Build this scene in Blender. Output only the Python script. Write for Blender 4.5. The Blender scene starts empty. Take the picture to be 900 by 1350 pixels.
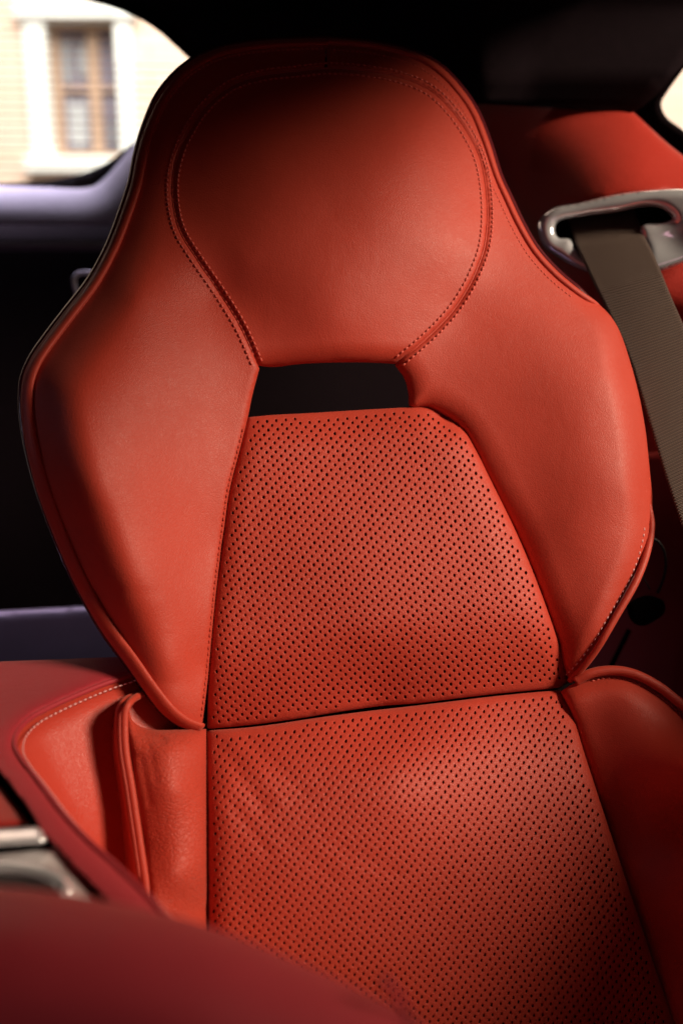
import bpy, bmesh, math, random
import numpy as np
from mathutils import Vector
from mathutils.geometry import delaunay_2d_cdt
random.seed(4)
rng = np.random.default_rng(4)
sc = bpy.context.scene
COL = sc.collection

# ------------------------------------------------------------------ camera
PITCH = math.radians(15.0)
CAM = np.array([0.0, 0.0, 1.0])
FPX = 1312.5                                   # focal length in pixels of a 900 x 1350 frame
cd = bpy.data.cameras.new('camera')
cam = bpy.data.objects.new('camera', cd)
COL.objects.link(cam)
cam.location = CAM
cam.rotation_euler = (math.radians(90) - PITCH, 0, 0)
cd.lens = 35.0
cd.sensor_width = 36.0
cd.clip_start = 0.02
cd.clip_end = 200
cd.dof.use_dof = True
cd.dof.focus_distance = 0.90
cd.dof.aperture_fstop = 2.5
sc.camera = cam

# ------------------------------------------------------------------ world, light, exposure
w = bpy.data.worlds.new('World')
sc.world = w
w.use_nodes = True
bg = w.node_tree.nodes['Background']
bg.inputs[0].default_value = (0.50, 0.20, 0.34, 1)
bg.inputs[1].default_value = 0.012
sc.view_settings.view_transform = 'Standard'
sc.view_settings.look = 'None'
sc.view_settings.exposure = 0.0
sc.view_settings.gamma = 1.0
sc.cycles.use_denoising = True
sc.cycles.max_bounces = 6


def area(name, loc, target, sx, sy, power, col, spread=180):
    l = bpy.data.lights.new(name, 'AREA')
    l.shape = 'RECTANGLE'
    l.size, l.size_y = sx, sy
    l.energy = power
    l.color = col
    l.spread = math.radians(spread)
    o = bpy.data.objects.new(name, l)
    COL.objects.link(o)
    o.location = loc
    o.rotation_euler = (Vector(target) - Vector(loc)).to_track_quat('-Z', 'Y').to_euler()
    return o


# daylight: sky high outside the passenger window (cut off by the roof rail), and weak light from the windscreen, the driver's window and the rear glass
area('side_window_sky', (2.4, -0.2, 2.35), (0.0, 0.95, 0.80), 0.80, 0.80, 143.0, (1.0, 0.80, 0.60))
area('windscreen_light', (0.10, -0.85, 1.20), (0.05, 0.9, 0.70), 1.0, 0.40, 1.05, (1.0, 0.50, 0.60))
area('driver_window_light', (-1.15, 0.85, 1.30), (-0.35, 1.15, 0.72), 0.5, 0.3, 0.34, (0.74, 0.74, 1.0), 36)
area('rear_glass_light', (-0.60, 2.15, 2.05), (-0.88, 1.50, 0.9), 0.6, 0.4, 19.0, (0.80, 0.76, 1.0), 46)
area('street_daylight', (0.0, 4.5, 7.5), (0.0, 9.0, 1.2), 9.0, 5.0, 1120.0, (1.0, 0.92, 0.84), 110)

# ------------------------------------------------------------------ pixel + depth -> world


def P(px, py, d):
    px = np.asarray(px, float); py = np.asarray(py, float); d = np.asarray(d, float)
    xc = (px - 450.0) / FPX * d
    yc = -(py - 675.0) / FPX * d
    y = yc * math.sin(PITCH) + d * math.cos(PITCH)
    z = yc * math.cos(PITCH) - d * math.sin(PITCH) + CAM[2]
    return np.stack([xc + CAM[0], y + CAM[1], z], -1)


def ray_dir(px, py):
    return P(px, py, 1.0) - CAM


def flat_depth(px, py, height):
    """depth at which the sight line meets the horizontal plane z = height"""
    v = ray_dir(px, py)
    return (height - CAM[2]) / v[..., 2]


# ------------------------------------------------------------------ curves and fields


def smooth(pts, closed=False, step=4.0):
    """Catmull-Rom through the points, resampled to an even step"""
    p = np.asarray(pts, float)
    n = len(p)
    out = []
    rngi = range(n) if closed else range(n - 1)
    for i in rngi:
        if closed:
            a, b, c, d = p[(i - 1) % n], p[i], p[(i + 1) % n], p[(i + 2) % n]
        else:
            b, c = p[i], p[i + 1]
            a = p[i - 1] if i > 0 else 2 * b - c
            d = p[i + 2] if i + 2 < n else 2 * c - b
        # centripetal-like tangents keep uneven spacing from overshooting
        lab = max(np.linalg.norm(b - a), 1e-6) ** .5
        lbc = max(np.linalg.norm(c - b), 1e-6) ** .5
        lcd = max(np.linalg.norm(d - c), 1e-6) ** .5
        m1 = (c - b) + lbc * ((b - a) / lab - (c - a) / (lab + lbc))
        m2 = (c - b) + lbc * ((d - c) / lcd - (d - b) / (lbc + lcd))
        t = np.linspace(0, 1, 25)[:-1, None]
        out.append((2 * b - 2 * c + m1 + m2) * t ** 3 + (-3 * b + 3 * c - 2 * m1 - m2) * t ** 2 + m1 * t + b)
    q = np.concatenate(out)
    q = np.concatenate([q, p[:1] if closed else p[-1:]])
    return resample(q, step, closed)


def resample(q, step, closed=False):
    s = np.concatenate([[0], np.cumsum(np.linalg.norm(np.diff(q, axis=0), axis=1))])
    n = max(2, int(round(s[-1] / step)))
    u = np.linspace(0, s[-1], n + 1)
    r = np.stack([np.interp(u, s, q[:, k]) for k in range(q.shape[1])], -1)
    return r[:-1] if closed else r


def join_lines(*lines):
    """polylines end to end as one closed outline (duplicated joints dropped)"""
    out = []
    for l in lines:
        for p in l:
            if not out or np.linalg.norm(np.asarray(out[-1]) - p) > 0.8:
                out.append(np.asarray(p, float))
    if np.linalg.norm(out[0] - out[-1]) < 0.8:
        out.pop()
    return np.array(out)


def dist_line(pts, line, closed=False):
    pts = np.asarray(pts, float)
    a = np.asarray(line, float)
    b = np.roll(a, -1, 0) if closed else a[1:]
    if not closed:
        a = a[:-1]
    res = np.empty(len(pts))
    ab = b - a
    L = np.maximum((ab ** 2).sum(1), 1e-9)
    for i in range(0, len(pts), 4000):
        p = pts[i:i + 4000, None, :]
        t = np.clip(((p - a) * ab).sum(2) / L, 0, 1)
        res[i:i + 4000] = np.sqrt((((a + t[..., None] * ab) - p) ** 2).sum(2)).min(1)
    return res


def inside(pts, poly):
    x, y = pts[:, 0], pts[:, 1]
    c = np.zeros(len(pts), bool)
    n = len(poly)
    for i in range(n):
        x1, y1 = poly[i]; x2, y2 = poly[(i + 1) % n]
        if y1 == y2:
            continue
        k = ((y1 > y) != (y2 > y)) & (x < (x2 - x1) * (y - y1) / (y2 - y1) + x1)
        c ^= k
    return c


class TPS:
    def __init__(self, ctrl, lam=0.0):
        c = np.asarray(ctrl, float)
        self.p = c[:, :2] / 500.0
        v = c[:, 2:]
        n = len(c)
        K = self.U(np.linalg.norm(self.p[:, None] - self.p[None], axis=2)) + lam * np.eye(n)
        Q = np.concatenate([np.ones((n, 1)), self.p], 1)
        A = np.block([[K, Q], [Q.T, np.zeros((3, 3))]])
        self.w = np.linalg.solve(A, np.concatenate([v, np.zeros((3, v.shape[1]))]))

    @staticmethod
    def U(r):
        return np.where(r > 1e-9, r ** 2 * np.log(np.maximum(r, 1e-9)), 0)

    def __call__(self, pts):
        q = np.asarray(pts, float) / 500.0
        out = np.empty(len(q))
        for i in range(0, len(q), 8000):
            s = q[i:i + 8000]
            K = self.U(np.linalg.norm(s[:, None] - self.p[None], axis=2))
            out[i:i + 8000] = (np.concatenate([K, np.ones((len(s), 1)), s], 1) @ self.w)[:, 0]
        return out


def roll(dist, r, a):
    """how far an edge curls away, in mm, at a distance from it: a quarter round"""
    t = np.clip(dist / r, 0, 1)
    return a * (1 - np.sqrt(np.maximum(1 - (1 - t) ** 2, 0)))


def roll2(dist, r, a):
    t = np.clip(dist / r, 0, 1)
    return a * (1 - t) ** 2


# ------------------------------------------------------------------ object helpers


def thing(name, label, cat, loc, group=None):
    o = bpy.data.objects.new(name, None)
    COL.objects.link(o)
    o.location = loc
    o.empty_display_size = 0.05
    o['label'] = label
    o['category'] = cat
    if group:
        o['group'] = group
    return o


def origin(o):
    v = Vector((0, 0, 0))
    while o is not None:
        v = v + o.location
        o = o.parent
    return v


def mesh_obj(name, verts, faces, mats, parent=None, mat_idx=None, smooth_shade=True, uvs=None, loc=None):
    off = origin(parent) if parent else Vector(loc if loc is not None else (0, 0, 0))
    v = np.asarray(verts, float) - np.array(off)
    me = bpy.data.meshes.new(name)
    me.from_pydata([tuple(x) for x in v], [], [tuple(int(k) for k in f) for f in faces])
    if not isinstance(mats, (list, tuple)):
        mats = [mats]
    for m in mats:
        me.materials.append(m)
    if mat_idx is not None:
        me.polygons.foreach_set('material_index', np.asarray(mat_idx, np.int32))
    me.polygons.foreach_set('use_smooth', np.full(len(me.polygons), smooth_shade))
    if uvs is not None:
        ul = me.uv_layers.new(name='UVMap')
        li = np.empty(len(me.loops), np.int32)
        me.loops.foreach_get('vertex_index', li)
        ul.data.foreach_set('uv', np.asarray(uvs, np.float32)[li].ravel())
    me.update()
    o = bpy.data.objects.new(name, me)
    COL.objects.link(o)
    if parent:
        o.parent = parent
    elif loc is not None:
        o.location = loc
    return o


def tag(o, label=None, cat=None, kind=None, group=None):
    if label:
        o['label'] = label
    if cat:
        o['category'] = cat
    if kind:
        o['kind'] = kind
    if group:
        o['group'] = group
    return o


def lattice(poly, step, holes=()):
    lo, hi = poly.min(0), poly.max(0)
    ys = np.arange(lo[1], hi[1], step * 0.866)
    pts = []
    for k, y in enumerate(ys):
        xs = np.arange(lo[0] + (step / 2 if k % 2 else 0), hi[0], step)
        pts.append(np.stack([xs, np.full_like(xs, y)], -1))
    pts = np.concatenate(pts)
    ok = inside(pts, poly)
    pts = pts[ok]
    pts = pts[dist_line(pts, poly, True) > step * 0.55]
    for h in holes:
        pts = pts[~inside(pts, h)]
        pts = pts[dist_line(pts, h, True) > step * 0.55]
    return pts


def tri_fill(poly, inner, holes=()):
    """constrained triangulation of an outline with inner points -> points, triangles"""
    allp = [poly] + list(holes) + [inner]
    pts = np.concatenate(allp)
    edges, base = [], 0
    for ring in [poly] + list(holes):
        n = len(ring)
        edges += [(base + i, base + (i + 1) % n) for i in range(n)]
        base += n
    r = delaunay_2d_cdt([Vector(p) for p in pts], edges, [], 0, 1e-5)
    vp = np.array([(v[0], v[1]) for v in r[0]])
    tr = np.array([f for f in r[2] if len(f) == 3])
    c = vp[tr].mean(1)
    keep = inside(c, poly)
    for h in holes:
        keep &= ~inside(c, h)
    orig = r[3]
    back = np.array([o[0] if o else -1 for o in orig])
    inv = np.full(len(pts), -1)
    for i, o in enumerate(orig):
        for k in o:
            inv[k] = i
    return vp, tr[keep], inv


def face_camera(V, F):
    a, b, c = V[F[:, 0]], V[F[:, 1]], V[F[:, 2]]
    n = np.cross(b - a, c - a)
    if ((n * (CAM - a)).sum(1)).sum() < 0:
        F = F[:, ::-1]
    return F


def panel(name, poly, depth, mat, parent=None, step=5.0, skirt=0.015, inset=2.0, holes=(), loc=None, extra=None):
    """a skin filling an outline, its depth given by a field, with its edges turned back by a skirt"""
    inner = lattice(poly, step, holes)
    if extra is not None and len(extra):
        inner = np.concatenate([inner, extra])
    vp, F, inv = tri_fill(poly, inner, holes)
    D = depth(vp)
    V = P(vp[:, 0], vp[:, 1], D)
    F = face_camera(V, F)
    faces = [tuple(f) for f in F]
    Vl = [V]
    nv = len(V)
    base = 0
    ctr = poly.mean(0)
    for ri, ring in enumerate([poly] + list(holes)):
        n = len(ring)
        idx = inv[base:base + n]
        base += n
        t = np.roll(ring, -1, 0) - np.roll(ring, 1, 0)
        nn = np.stack([t[:, 1], -t[:, 0]], -1)
        nn /= np.maximum(np.linalg.norm(nn, axis=1, keepdims=True), 1e-9)
        area2 = np.sum(ring[:, 0] * np.roll(ring[:, 1], -1) - np.roll(ring[:, 0], -1) * ring[:, 1])
        s = -1 if area2 > 0 else 1
        if ri > 0:
            s = -s
        dd = D[idx]
        prev = idx
        for k, (fi, fd) in enumerate(((0.6, 0.35), (1.0, 1.0))):
            q = ring + nn * s * inset * fi
            Vl.append(P(q[:, 0], q[:, 1], dd + skirt * fd))
            cur = np.arange(nv, nv + n)
            nv += n
            for i in range(n):
                j = (i + 1) % n
                faces.append((prev[i], prev[j], cur[j], cur[i]))
            prev = cur
    o = mesh_obj(name, np.concatenate(Vl), faces, mat, parent, loc=loc)
    fix_normals(o)
    return o


def fix_normals(o):
    bm = bmesh.new()
    bm.from_mesh(o.data)
    big = sum((f.normal.dot(Vector(CAM) - origin(o) - f.calc_center_median()) * f.calc_area() for f in bm.faces if len(f.verts) == 3))
    bmesh.ops.recalc_face_normals(bm, faces=bm.faces)
    s = sum((f.normal.dot(Vector(CAM) - origin(o) - f.calc_center_median()) * f.calc_area() for f in bm.faces if len(f.verts) == 3))
    if s < 0:
        bmesh.ops.reverse_faces(bm, faces=bm.faces)
    bm.to_mesh(o.data)
    bm.free()


def tube_data(pts, rad, sides=10, flat=1.0, caps=True):
    p = np.asarray(pts, float)
    n = len(p)
    t = np.gradient(p, axis=0)
    t /= np.maximum(np.linalg.norm(t, axis=1, keepdims=True), 1e-12)
    up = CAM - p[0]
    up = up - t[0] * up.dot(t[0])
    up /= np.linalg.norm(up)
    V, F = [], []
    r = np.broadcast_to(np.asarray(rad, float), (n,))
    for i in range(n):
        up = up - t[i] * up.dot(t[i])
        up /= np.linalg.norm(up)
        sd = np.cross(t[i], up)
        for k in range(sides):
            a = 2 * math.pi * k / sides
            V.append(p[i] + r[i] * (math.cos(a) * sd + math.sin(a) * up * flat))
    for i in range(n - 1):
        for k in range(sides):
            k2 = (k + 1) % sides
            F.append((i * sides + k, i * sides + k2, (i + 1) * sides + k2, (i + 1) * sides + k))
    if caps:
        F.append(tuple(range(sides))[::-1])
        F.append(tuple((n - 1) * sides + k for k in range(sides)))
    return np.array(V), F


def tube(name, pts, rad, mat, parent=None, sides=10, flat=1.0, loc=None):
    V, F = tube_data(pts, rad, sides, flat)
    return mesh_obj(name, V, F, mat, parent, loc=loc)


def stitches(name, line3, pitch, length, rad, mat, parent):
    """a row of thread stitches lying along a line in space"""
    s = np.concatenate([[0], np.cumsum(np.linalg.norm(np.diff(line3, axis=0), axis=1))])
    V, F = [], []
    base = 0
    u = pitch * 0.5
    while u < s[-1] - length:
        q = np.array([[np.interp(u + f * length, s, line3[:, k]) for k in range(3)] for f in (0, .2, .5, .8, 1)])
        to = (CAM - q[2]); to /= np.linalg.norm(to)
        q = q + to * rad * np.array([-0.9, 0.4, 0.8, 0.4, -0.9])[:, None]
        v, f = tube_data(q, rad * np.array([.5, .9, 1.0, .9, .5]), 6)
        V.append(v)
        F += [tuple(k + base for k in ff) for ff in f]
        base += len(v)
        u += pitch
    return mesh_obj(name, np.concatenate(V), F, mat, parent)


def offset_line(line, d):
    t = np.gradient(line, axis=0)
    t /= np.maximum(np.linalg.norm(t, axis=1, keepdims=True), 1e-9)
    return line + np.stack([-t[:, 1], t[:, 0]], -1) * d


# ------------------------------------------------------------------ materials


def nodes(name):
    m = bpy.data.materials.new(name)
    m.use_nodes = True
    nt = m.node_tree
    return m, nt, nt.nodes['Principled BSDF']


def N(nt, t, **kw):
    n = nt.nodes.new(t)
    for k, v in kw.items():
        if hasattr(n, k):
            setattr(n, k, v)
        else:
            n.inputs[k].default_value = v
    return n


def leather(name, col, rough=0.52, grain=0.32, wrinkle=0.0, spec=0.42, scale=1.0):
    m, nt, b = nodes(name)
    L = nt.links.new
    tc = N(nt, 'ShaderNodeTexCoord')
    big = N(nt, 'ShaderNodeTexNoise', Scale=14.0, Detail=4.0)
    L(tc.outputs['Object'], big.inputs['Vector'])
    mix = N(nt, 'ShaderNodeMix', data_type='RGBA')
    mix.inputs[6].default_value = (*[c * 0.88 for c in col], 1)
    mix.inputs[7].default_value = (*[min(1, c * 1.10) for c in col], 1)
    L(big.outputs['Fac'], mix.inputs[0])
    L(mix.outputs[2], b.inputs['Base Color'])
    rr = N(nt, 'ShaderNodeMapRange')
    rr.inputs[3].default_value = rough - 0.05
    rr.inputs[4].default_value = rough + 0.07
    n2 = N(nt, 'ShaderNodeTexNoise', Scale=90.0, Detail=3.0)
    L(tc.outputs['Object'], n2.inputs['Vector'])
    L(n2.outputs['Fac'], rr.inputs[0])
    L(rr.outputs[0], b.inputs['Roughness'])
    b.inputs['Specular IOR Level'].default_value = spec
    b.inputs['Sheen Weight'].default_value = 0.12
    b.inputs['Sheen Roughness'].default_value = 0.5
    b.inputs['Sheen Tint'].default_value = (1, 0.6, 0.5, 1)
    vor = N(nt, 'ShaderNodeTexVoronoi', feature='DISTANCE_TO_EDGE', Scale=520.0 * scale)
    wob = N(nt, 'ShaderNodeTexNoise', Scale=260.0 * scale, Detail=2.0)
    L(tc.outputs['Object'], wob.inputs['Vector'])
    add = N(nt, 'ShaderNodeMix', data_type='VECTOR')
    add.inputs[0].default_value = 0.0025
    L(tc.outputs['Object'], add.inputs[4]); L(wob.outputs['Color'], add.inputs[5])
    L(add.outputs[1], vor.inputs['Vector'])
    ss = N(nt, 'ShaderNodeMapRange')
    ss.inputs[2].default_value = 0.18
    L(vor.outputs['Distance'], ss.inputs[0])
    bump = N(nt, 'ShaderNodeBump', Strength=grain, Distance=0.00035)
    L(ss.outputs[0], bump.inputs['Height'])
    soft = N(nt, 'ShaderNodeTexNoise', Scale=34.0, Detail=5.0, Roughness=0.42, Distortion=0.6)
    L(tc.outputs['Object'], soft.inputs['Vector'])
    bump2 = N(nt, 'ShaderNodeBump', Strength=0.32, Distance=0.0017)
    L(soft.outputs['Fac'], bump2.inputs['Height'])
    L(bump.outputs['Normal'], bump2.inputs['Normal'])
    last = bump2
    if wrinkle:
        mp = N(nt, 'ShaderNodeMapping')
        mp.inputs['Scale'].default_value = (0.8, 1.0, 1.5)
        wn = N(nt, 'ShaderNodeTexNoise', Scale=55.0, Detail=5.0)
        L(tc.outputs['Object'], wn.inputs['Vector'])
        ad2 = N(nt, 'ShaderNodeMix', data_type='VECTOR')
        ad2.inputs[0].default_value = 0.004
        L(tc.outputs['Object'], ad2.inputs[4]); L(wn.outputs['Color'], ad2.inputs[5])
        L(ad2.outputs[1], mp.inputs['Vector'])
        v2 = N(nt, 'ShaderNodeTexVoronoi', feature='DISTANCE_TO_EDGE', Scale=230.0)
        L(mp.outputs[0], v2.inputs['Vector'])
        s2 = N(nt, 'ShaderNodeMapRange')
        s2.inputs[2].default_value = 0.14
        L(v2.outputs['Distance'], s2.inputs[0])
        msk = N(nt, 'ShaderNodeTexNoise', Scale=22.0, Detail=2.0)
        L(tc.outputs['Object'], msk.inputs['Vector'])
        mk = N(nt, 'ShaderNodeMapRange')
        mk.inputs[1].default_value = 0.1; mk.inputs[2].default_value = 0.6
        L(msk.outputs['Fac'], mk.inputs[0])
        mul = N(nt, 'ShaderNodeMath', operation='MULTIPLY')
        mul.inputs[1].default_value = wrinkle
        L(mk.outputs[0], mul.inputs[0])
        b3 = N(nt, 'ShaderNodeBump', Distance=0.0009)
        L(mul.outputs[0], b3.inputs['Strength'])
        L(s2.outputs[0], b3.inputs['Height'])
        L(last.outputs['Normal'], b3.inputs['Normal'])
        last = b3
    L(last.outputs['Normal'], b.inputs['Normal'])
    return m


def plain(name, col, rough=0.6, metal=0.0, spec=0.5, noise=0.12, nscale=60.0, bump=0.0, bscale=400.0, bdist=0.0006):
    m, nt, b = nodes(name)
    L = nt.links.new
    tc = N(nt, 'ShaderNodeTexCoord')
    nz = N(nt, 'ShaderNodeTexNoise', Scale=nscale, Detail=4.0)
    L(tc.outputs['Object'], nz.inputs['Vector'])
    mix = N(nt, 'ShaderNodeMix', data_type='RGBA')
    mix.inputs[6].default_value = (*[c * (1 - noise) for c in col], 1)
    mix.inputs[7].default_value = (*[min(1, c * (1 + noise)) for c in col], 1)
    L(nz.outputs['Fac'], mix.inputs[0])
    L(mix.outputs[2], b.inputs['Base Color'])
    b.inputs['Roughness'].default_value = rough
    b.inputs['Metallic'].default_value = metal
    b.inputs['Specular IOR Level'].default_value = spec
    if bump:
        n2 = N(nt, 'ShaderNodeTexNoise', Scale=bscale, Detail=3.0)
        L(tc.outputs['Object'], n2.inputs['Vector'])
        bp = N(nt, 'ShaderNodeBump', Strength=bump, Distance=bdist)
        L(n2.outputs['Fac'], bp.inputs['Height'])
        L(bp.outputs['Normal'], b.inputs['Normal'])
    return m


RED = (0.46, 0.042, 0.021)
M_RED = leather('red_leather', RED)
M_PERF = leather('red_perforated_leather', (0.47, 0.044, 0.022), rough=0.5, grain=0.45)
M_WRINK = leather('red_creased_leather', RED, rough=0.5, grain=0.45, wrinkle=0.42)
M_TRIM = leather('red_trim_leather', (0.44, 0.028, 0.016), rough=0.46, grain=0.5, scale=0.6)
M_CONS = leather('red_console_leather', (0.34, 0.022, 0.034), rough=0.55, grain=0.3, spec=0.22)
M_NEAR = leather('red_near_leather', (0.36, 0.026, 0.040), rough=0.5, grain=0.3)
M_THREAD = plain('red_thread', (0.60, 0.10, 0.07), 0.6, nscale=900)
M_THREAD_PALE = plain('pale_thread', (0.75, 0.36, 0.36), 0.6, nscale=900)
M_HOLE = plain('punched_hole_backing', (0.012, 0.004, 0.004), 0.9)
M_SHELL = plain('gloss_shell_plastic', (0.085, 0.010, 0.014), 0.25, nscale=30)
M_BLACK = plain('black_trim', (0.005, 0.003, 0.004), 0.9, spec=0.12, nscale=40, bump=0.3)
M_ROOF = plain('black_suede_lining', (0.009, 0.005, 0.007), 0.95, spec=0.08, noise=0.3, nscale=120, bump=0.4, bscale=900)
M_SUEDE = plain('grey_suede', (0.27, 0.24, 0.27), 0.9, spec=0.2, noise=0.22, nscale=160, bump=0.4, bscale=900)
M_CHROME = plain('satin_chrome', (0.90, 0.92, 0.98), 0.16, metal=0.60, noise=0.03, nscale=25)
M_ALU = plain('brushed_metal', (0.84, 0.80, 0.80), 0.30, metal=0.6, noise=0.05, nscale=200)
M_SILL = plain('dark_blue_grey_metal', (0.24, 0.17, 0.22), 0.42, metal=0.4, nscale=30)
M_WIRE = plain('dark_wire', (0.008, 0.005, 0.006), 0.5)

# ------------------------------------------------------------------ the street behind the car
YF = 9.0


def facade_xz(px, py):
    v = ray_dir(px, py)
    t = YF / v[1]
    return v[0] * t, CAM[2] + v[2] * t


def box_data(x0, x1, y0, y1, z0, z1):
    V = [(x, y, z) for x in (x0, x1) for y in (y0, y1) for z in (z0, z1)]
    F = [(0, 1, 3, 2), (4, 6, 7, 5), (0, 4, 5, 1), (2, 3, 7, 6), (0, 2, 6, 4), (1, 5, 7, 3)]
    return V, F


def boxes(name, lst, mat, parent, bevel=0.0):
    V, F = [], []
    for b in lst:
        v, f = box_data(*b)
        F += [tuple(k + len(V) for k in ff) for ff in f]
        V += v
    o = mesh_obj(name, V, F, mat, parent, smooth_shade=False)
    if bevel:
        md = o.modifiers.new('bevel', 'BEVEL')
        md.width = bevel
        md.segments = 2
    return o


def wall_material():
    m, nt, b = nodes('pale_plank_wall')
    L = nt.links.new
    tc = N(nt, 'ShaderNodeTexCoord')
    br = N(nt, 'ShaderNodeTexBrick')
    mp = N(nt, 'ShaderNodeMapping')
    mp.inputs['Rotation'].default_value = (math.radians(90), 0, 0)
    L(tc.outputs['Object'], mp.inputs['Vector'])
    L(mp.outputs[0], br.inputs['Vector'])
    br.inputs['Color1'].default_value = (0.80, 0.60, 0.50, 1)
    br.inputs['Color2'].default_value = (0.76, 0.58, 0.46, 1)
    br.inputs['Mortar'].default_value = (0.62, 0.42, 0.32, 1)
    br.inputs['Scale'].default_value = 1.0
    br.inputs['Mortar Size'].default_value = 0.012
    br.inputs['Brick Width'].default_value = 3.2
    br.inputs['Row Height'].default_value = 0.10
    L(br.outputs['Color'], b.inputs['Base Color'])
    b.inputs['Roughness'].default_value = 0.85
    return m


M_WALL = wall_material()
M_SURR = plain('white_stone_surround', (0.82, 0.84, 0.80), 0.8)
M_WOOD = plain('brown_window_wood', (0.42, 0.28, 0.19), 0.6, noise=0.3, nscale=8)
M_GLASS = plain('dim_window_glass', (0.20, 0.18, 0.22), 0.12, noise=0.5, nscale=3.0)
M_CURT_REFL = plain('white_curtain_and_reflection', (0.38, 0.39, 0.40), 0.9, noise=0.3, nscale=9)
M_STREET = plain('asphalt', (0.06, 0.058, 0.06), 0.9, noise=0.2, nscale=6)

house = thing('town_house', 'pale cream plank house with white framed window seen through the rear glass', 'house', (0.0, YF, -0.2))
fx0, zt = facade_xz(60, 27)
fx1, zb = facade_xz(161, 207)
boxes('wall', [(-7, fx0 - 0.02, YF, YF + .3, -0.2, 7.5), (fx1 + 0.02, 8, YF, YF + .3, -0.2, 7.5),
               (fx0 - 0.02, fx1 + 0.02, YF, YF + .3, -0.2, zb - .02), (fx0 - 0.02, fx1 + 0.02, YF, YF + .3, zt + .02, 7.5)], M_WALL, house)
wf = boxes('window', [(fx0, fx0 + .07, YF + .1, YF + .17, zb, zt), (fx1 - .02, fx1, YF + .1, YF + .17, zb, zt),
                      (fx0 + .07, fx1 - .02, YF + .1, YF + .17, zt - .05, zt), (fx0 + .07, fx1 - .02, YF + .1, YF + .17, zb, zb + .05),
                      (fx0 + .31, fx0 + .40, YF + .09, YF + .17, zb + .05, zt - .05),
                      (fx0 + .07, fx0 + .31, YF + .095, YF + .165, zt - .53, zt - .50), (fx0 + .40, fx1 - .02, YF + .095, YF + .165, zt - .53, zt - .50)],
           M_WOOD, house)
boxes('pane', [(fx0 + .05, fx1 - .04, YF + .13, YF + .14, zb + .06, zt - .05)], M_GLASS, wf)
for ca, cb, c0, c1 in ((.11, .27, zb + .10, zt - .58), (.09, .16, zt - .46, zt - .09), (.22, .29, zt - .42, zt - .12), (.46, .50, zb + .1, zb + .32)):  # curtain strips; those in the upper panes stand for reflections
    cv, cf = [], []
    for i in range(25):
        x = fx0 + ca + (cb - ca) * i / 24
        y = YF + .116 + .007 * math.sin(i * 1.3)
        cv += [(x, y, c0 + .03 * math.sin(i * .4)), (x, y, c1 - .05 * abs(math.sin(i * .13)))]
        if i:
            cf.append((2 * i - 2, 2 * i, 2 * i + 1, 2 * i - 1))
    mesh_obj('curtain_and_reflection', cv, cf, M_CURT_REFL, wf)
tx0, _ = facade_xz(38, 120)
tx1, _ = facade_xz(178, 120)
_, tt = facade_xz(100, 6)
_, tb = facade_xz(100, 228)
boxes('window_surround', [(tx0, fx0 - .002, YF - .06, YF + .1, zb, zt), (fx1 + .002, tx1, YF - .06, YF + .1, zb, zt),
                          (tx0 - .05, tx1 + .05, YF - .10, YF + .1, zt + .002, tt), (tx0 - .05, tx1 + .05, YF - .14, YF + .1, tb, zb - .002)],
      M_SURR, house, 0.012)
tag(mesh_obj('street', [(-9, 2.6, -.2), (9, 2.6, -.2), (9, 12, -.2), (-9, 12, -.2)], [(0, 1, 2, 3)], M_STREET, loc=(0, 0, 0)), kind='structure')

# ------------------------------------------------------------------ seat relief: base plane and height field


def base_depth(p):
    x, y = p[:, 0], p[:, 1]
    return 0.905 + 0.052 * (x - 450) / 450.0 - 0.105 * (y - 675) / 1000.0


SEAT = TPS([
    # head pad
    (440, 280, 34), (345, 210, 20), (540, 200, 24), (320, 340, 22), (580, 320, 26), (440, 420, 26), (350, 470, 8), (525, 468, 10),
    # seam round the pad
    (232, 250, -2), (285, 128, -12), (430, 92, -20), (580, 130, -14), (640, 270, 0), (600, 405, 8), (285, 385, 6),
    # surround and neck
    (185, 220, -14), (222, 110, -30), (330, 58, -44), (430, 50, -48), (550, 70, -46), (625, 140, -34), (660, 235, -16),
    (700, 315, -4), (690, 400, 12), (620, 470, 8), (560, 520, 0),
    # left wing
    (125, 365, 14), (180, 390, 34), (70, 450, 36), (105, 520, 64), (250, 470, 24), (300, 560, 8), (200, 560, 44), (35, 520, 52),
    (118, 640, 72), (205, 680, 42), (290, 720, 2), (75, 700, 58), (165, 780, 60), (140, 840, 44), (220, 870, 36), (275, 880, 2), (215, 930, 34), (262, 955, 10),
    # right wing
    (785, 400, 8), (740, 440, 20), (790, 500, 32), (720, 560, 20), (650, 600, 4), (850, 560, 30), (815, 640, 36), (750, 700, 20), (690, 720, 0),
    (862, 670, 26), (815, 750, 28), (770, 800, 18), (735, 830, 4), (790, 840, 24), (747, 895, 0),
    # perforated middle
    (450, 560, -6), (450, 680, 10), (480, 800, 14), (500, 920, 6), (330, 620, 2), (600, 620, 2), (340, 900, 4), (680, 880, 4),
    # below the seam
    (300, 1050, 22), (500, 1050, 30), (720, 1000, 22), (300, 1300, 36), (560, 1300, 44), (820, 1250, 34), (560, 1500, 52), (300, 1500, 46), (880, 1500, 44),
], lam=0.002)

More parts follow.
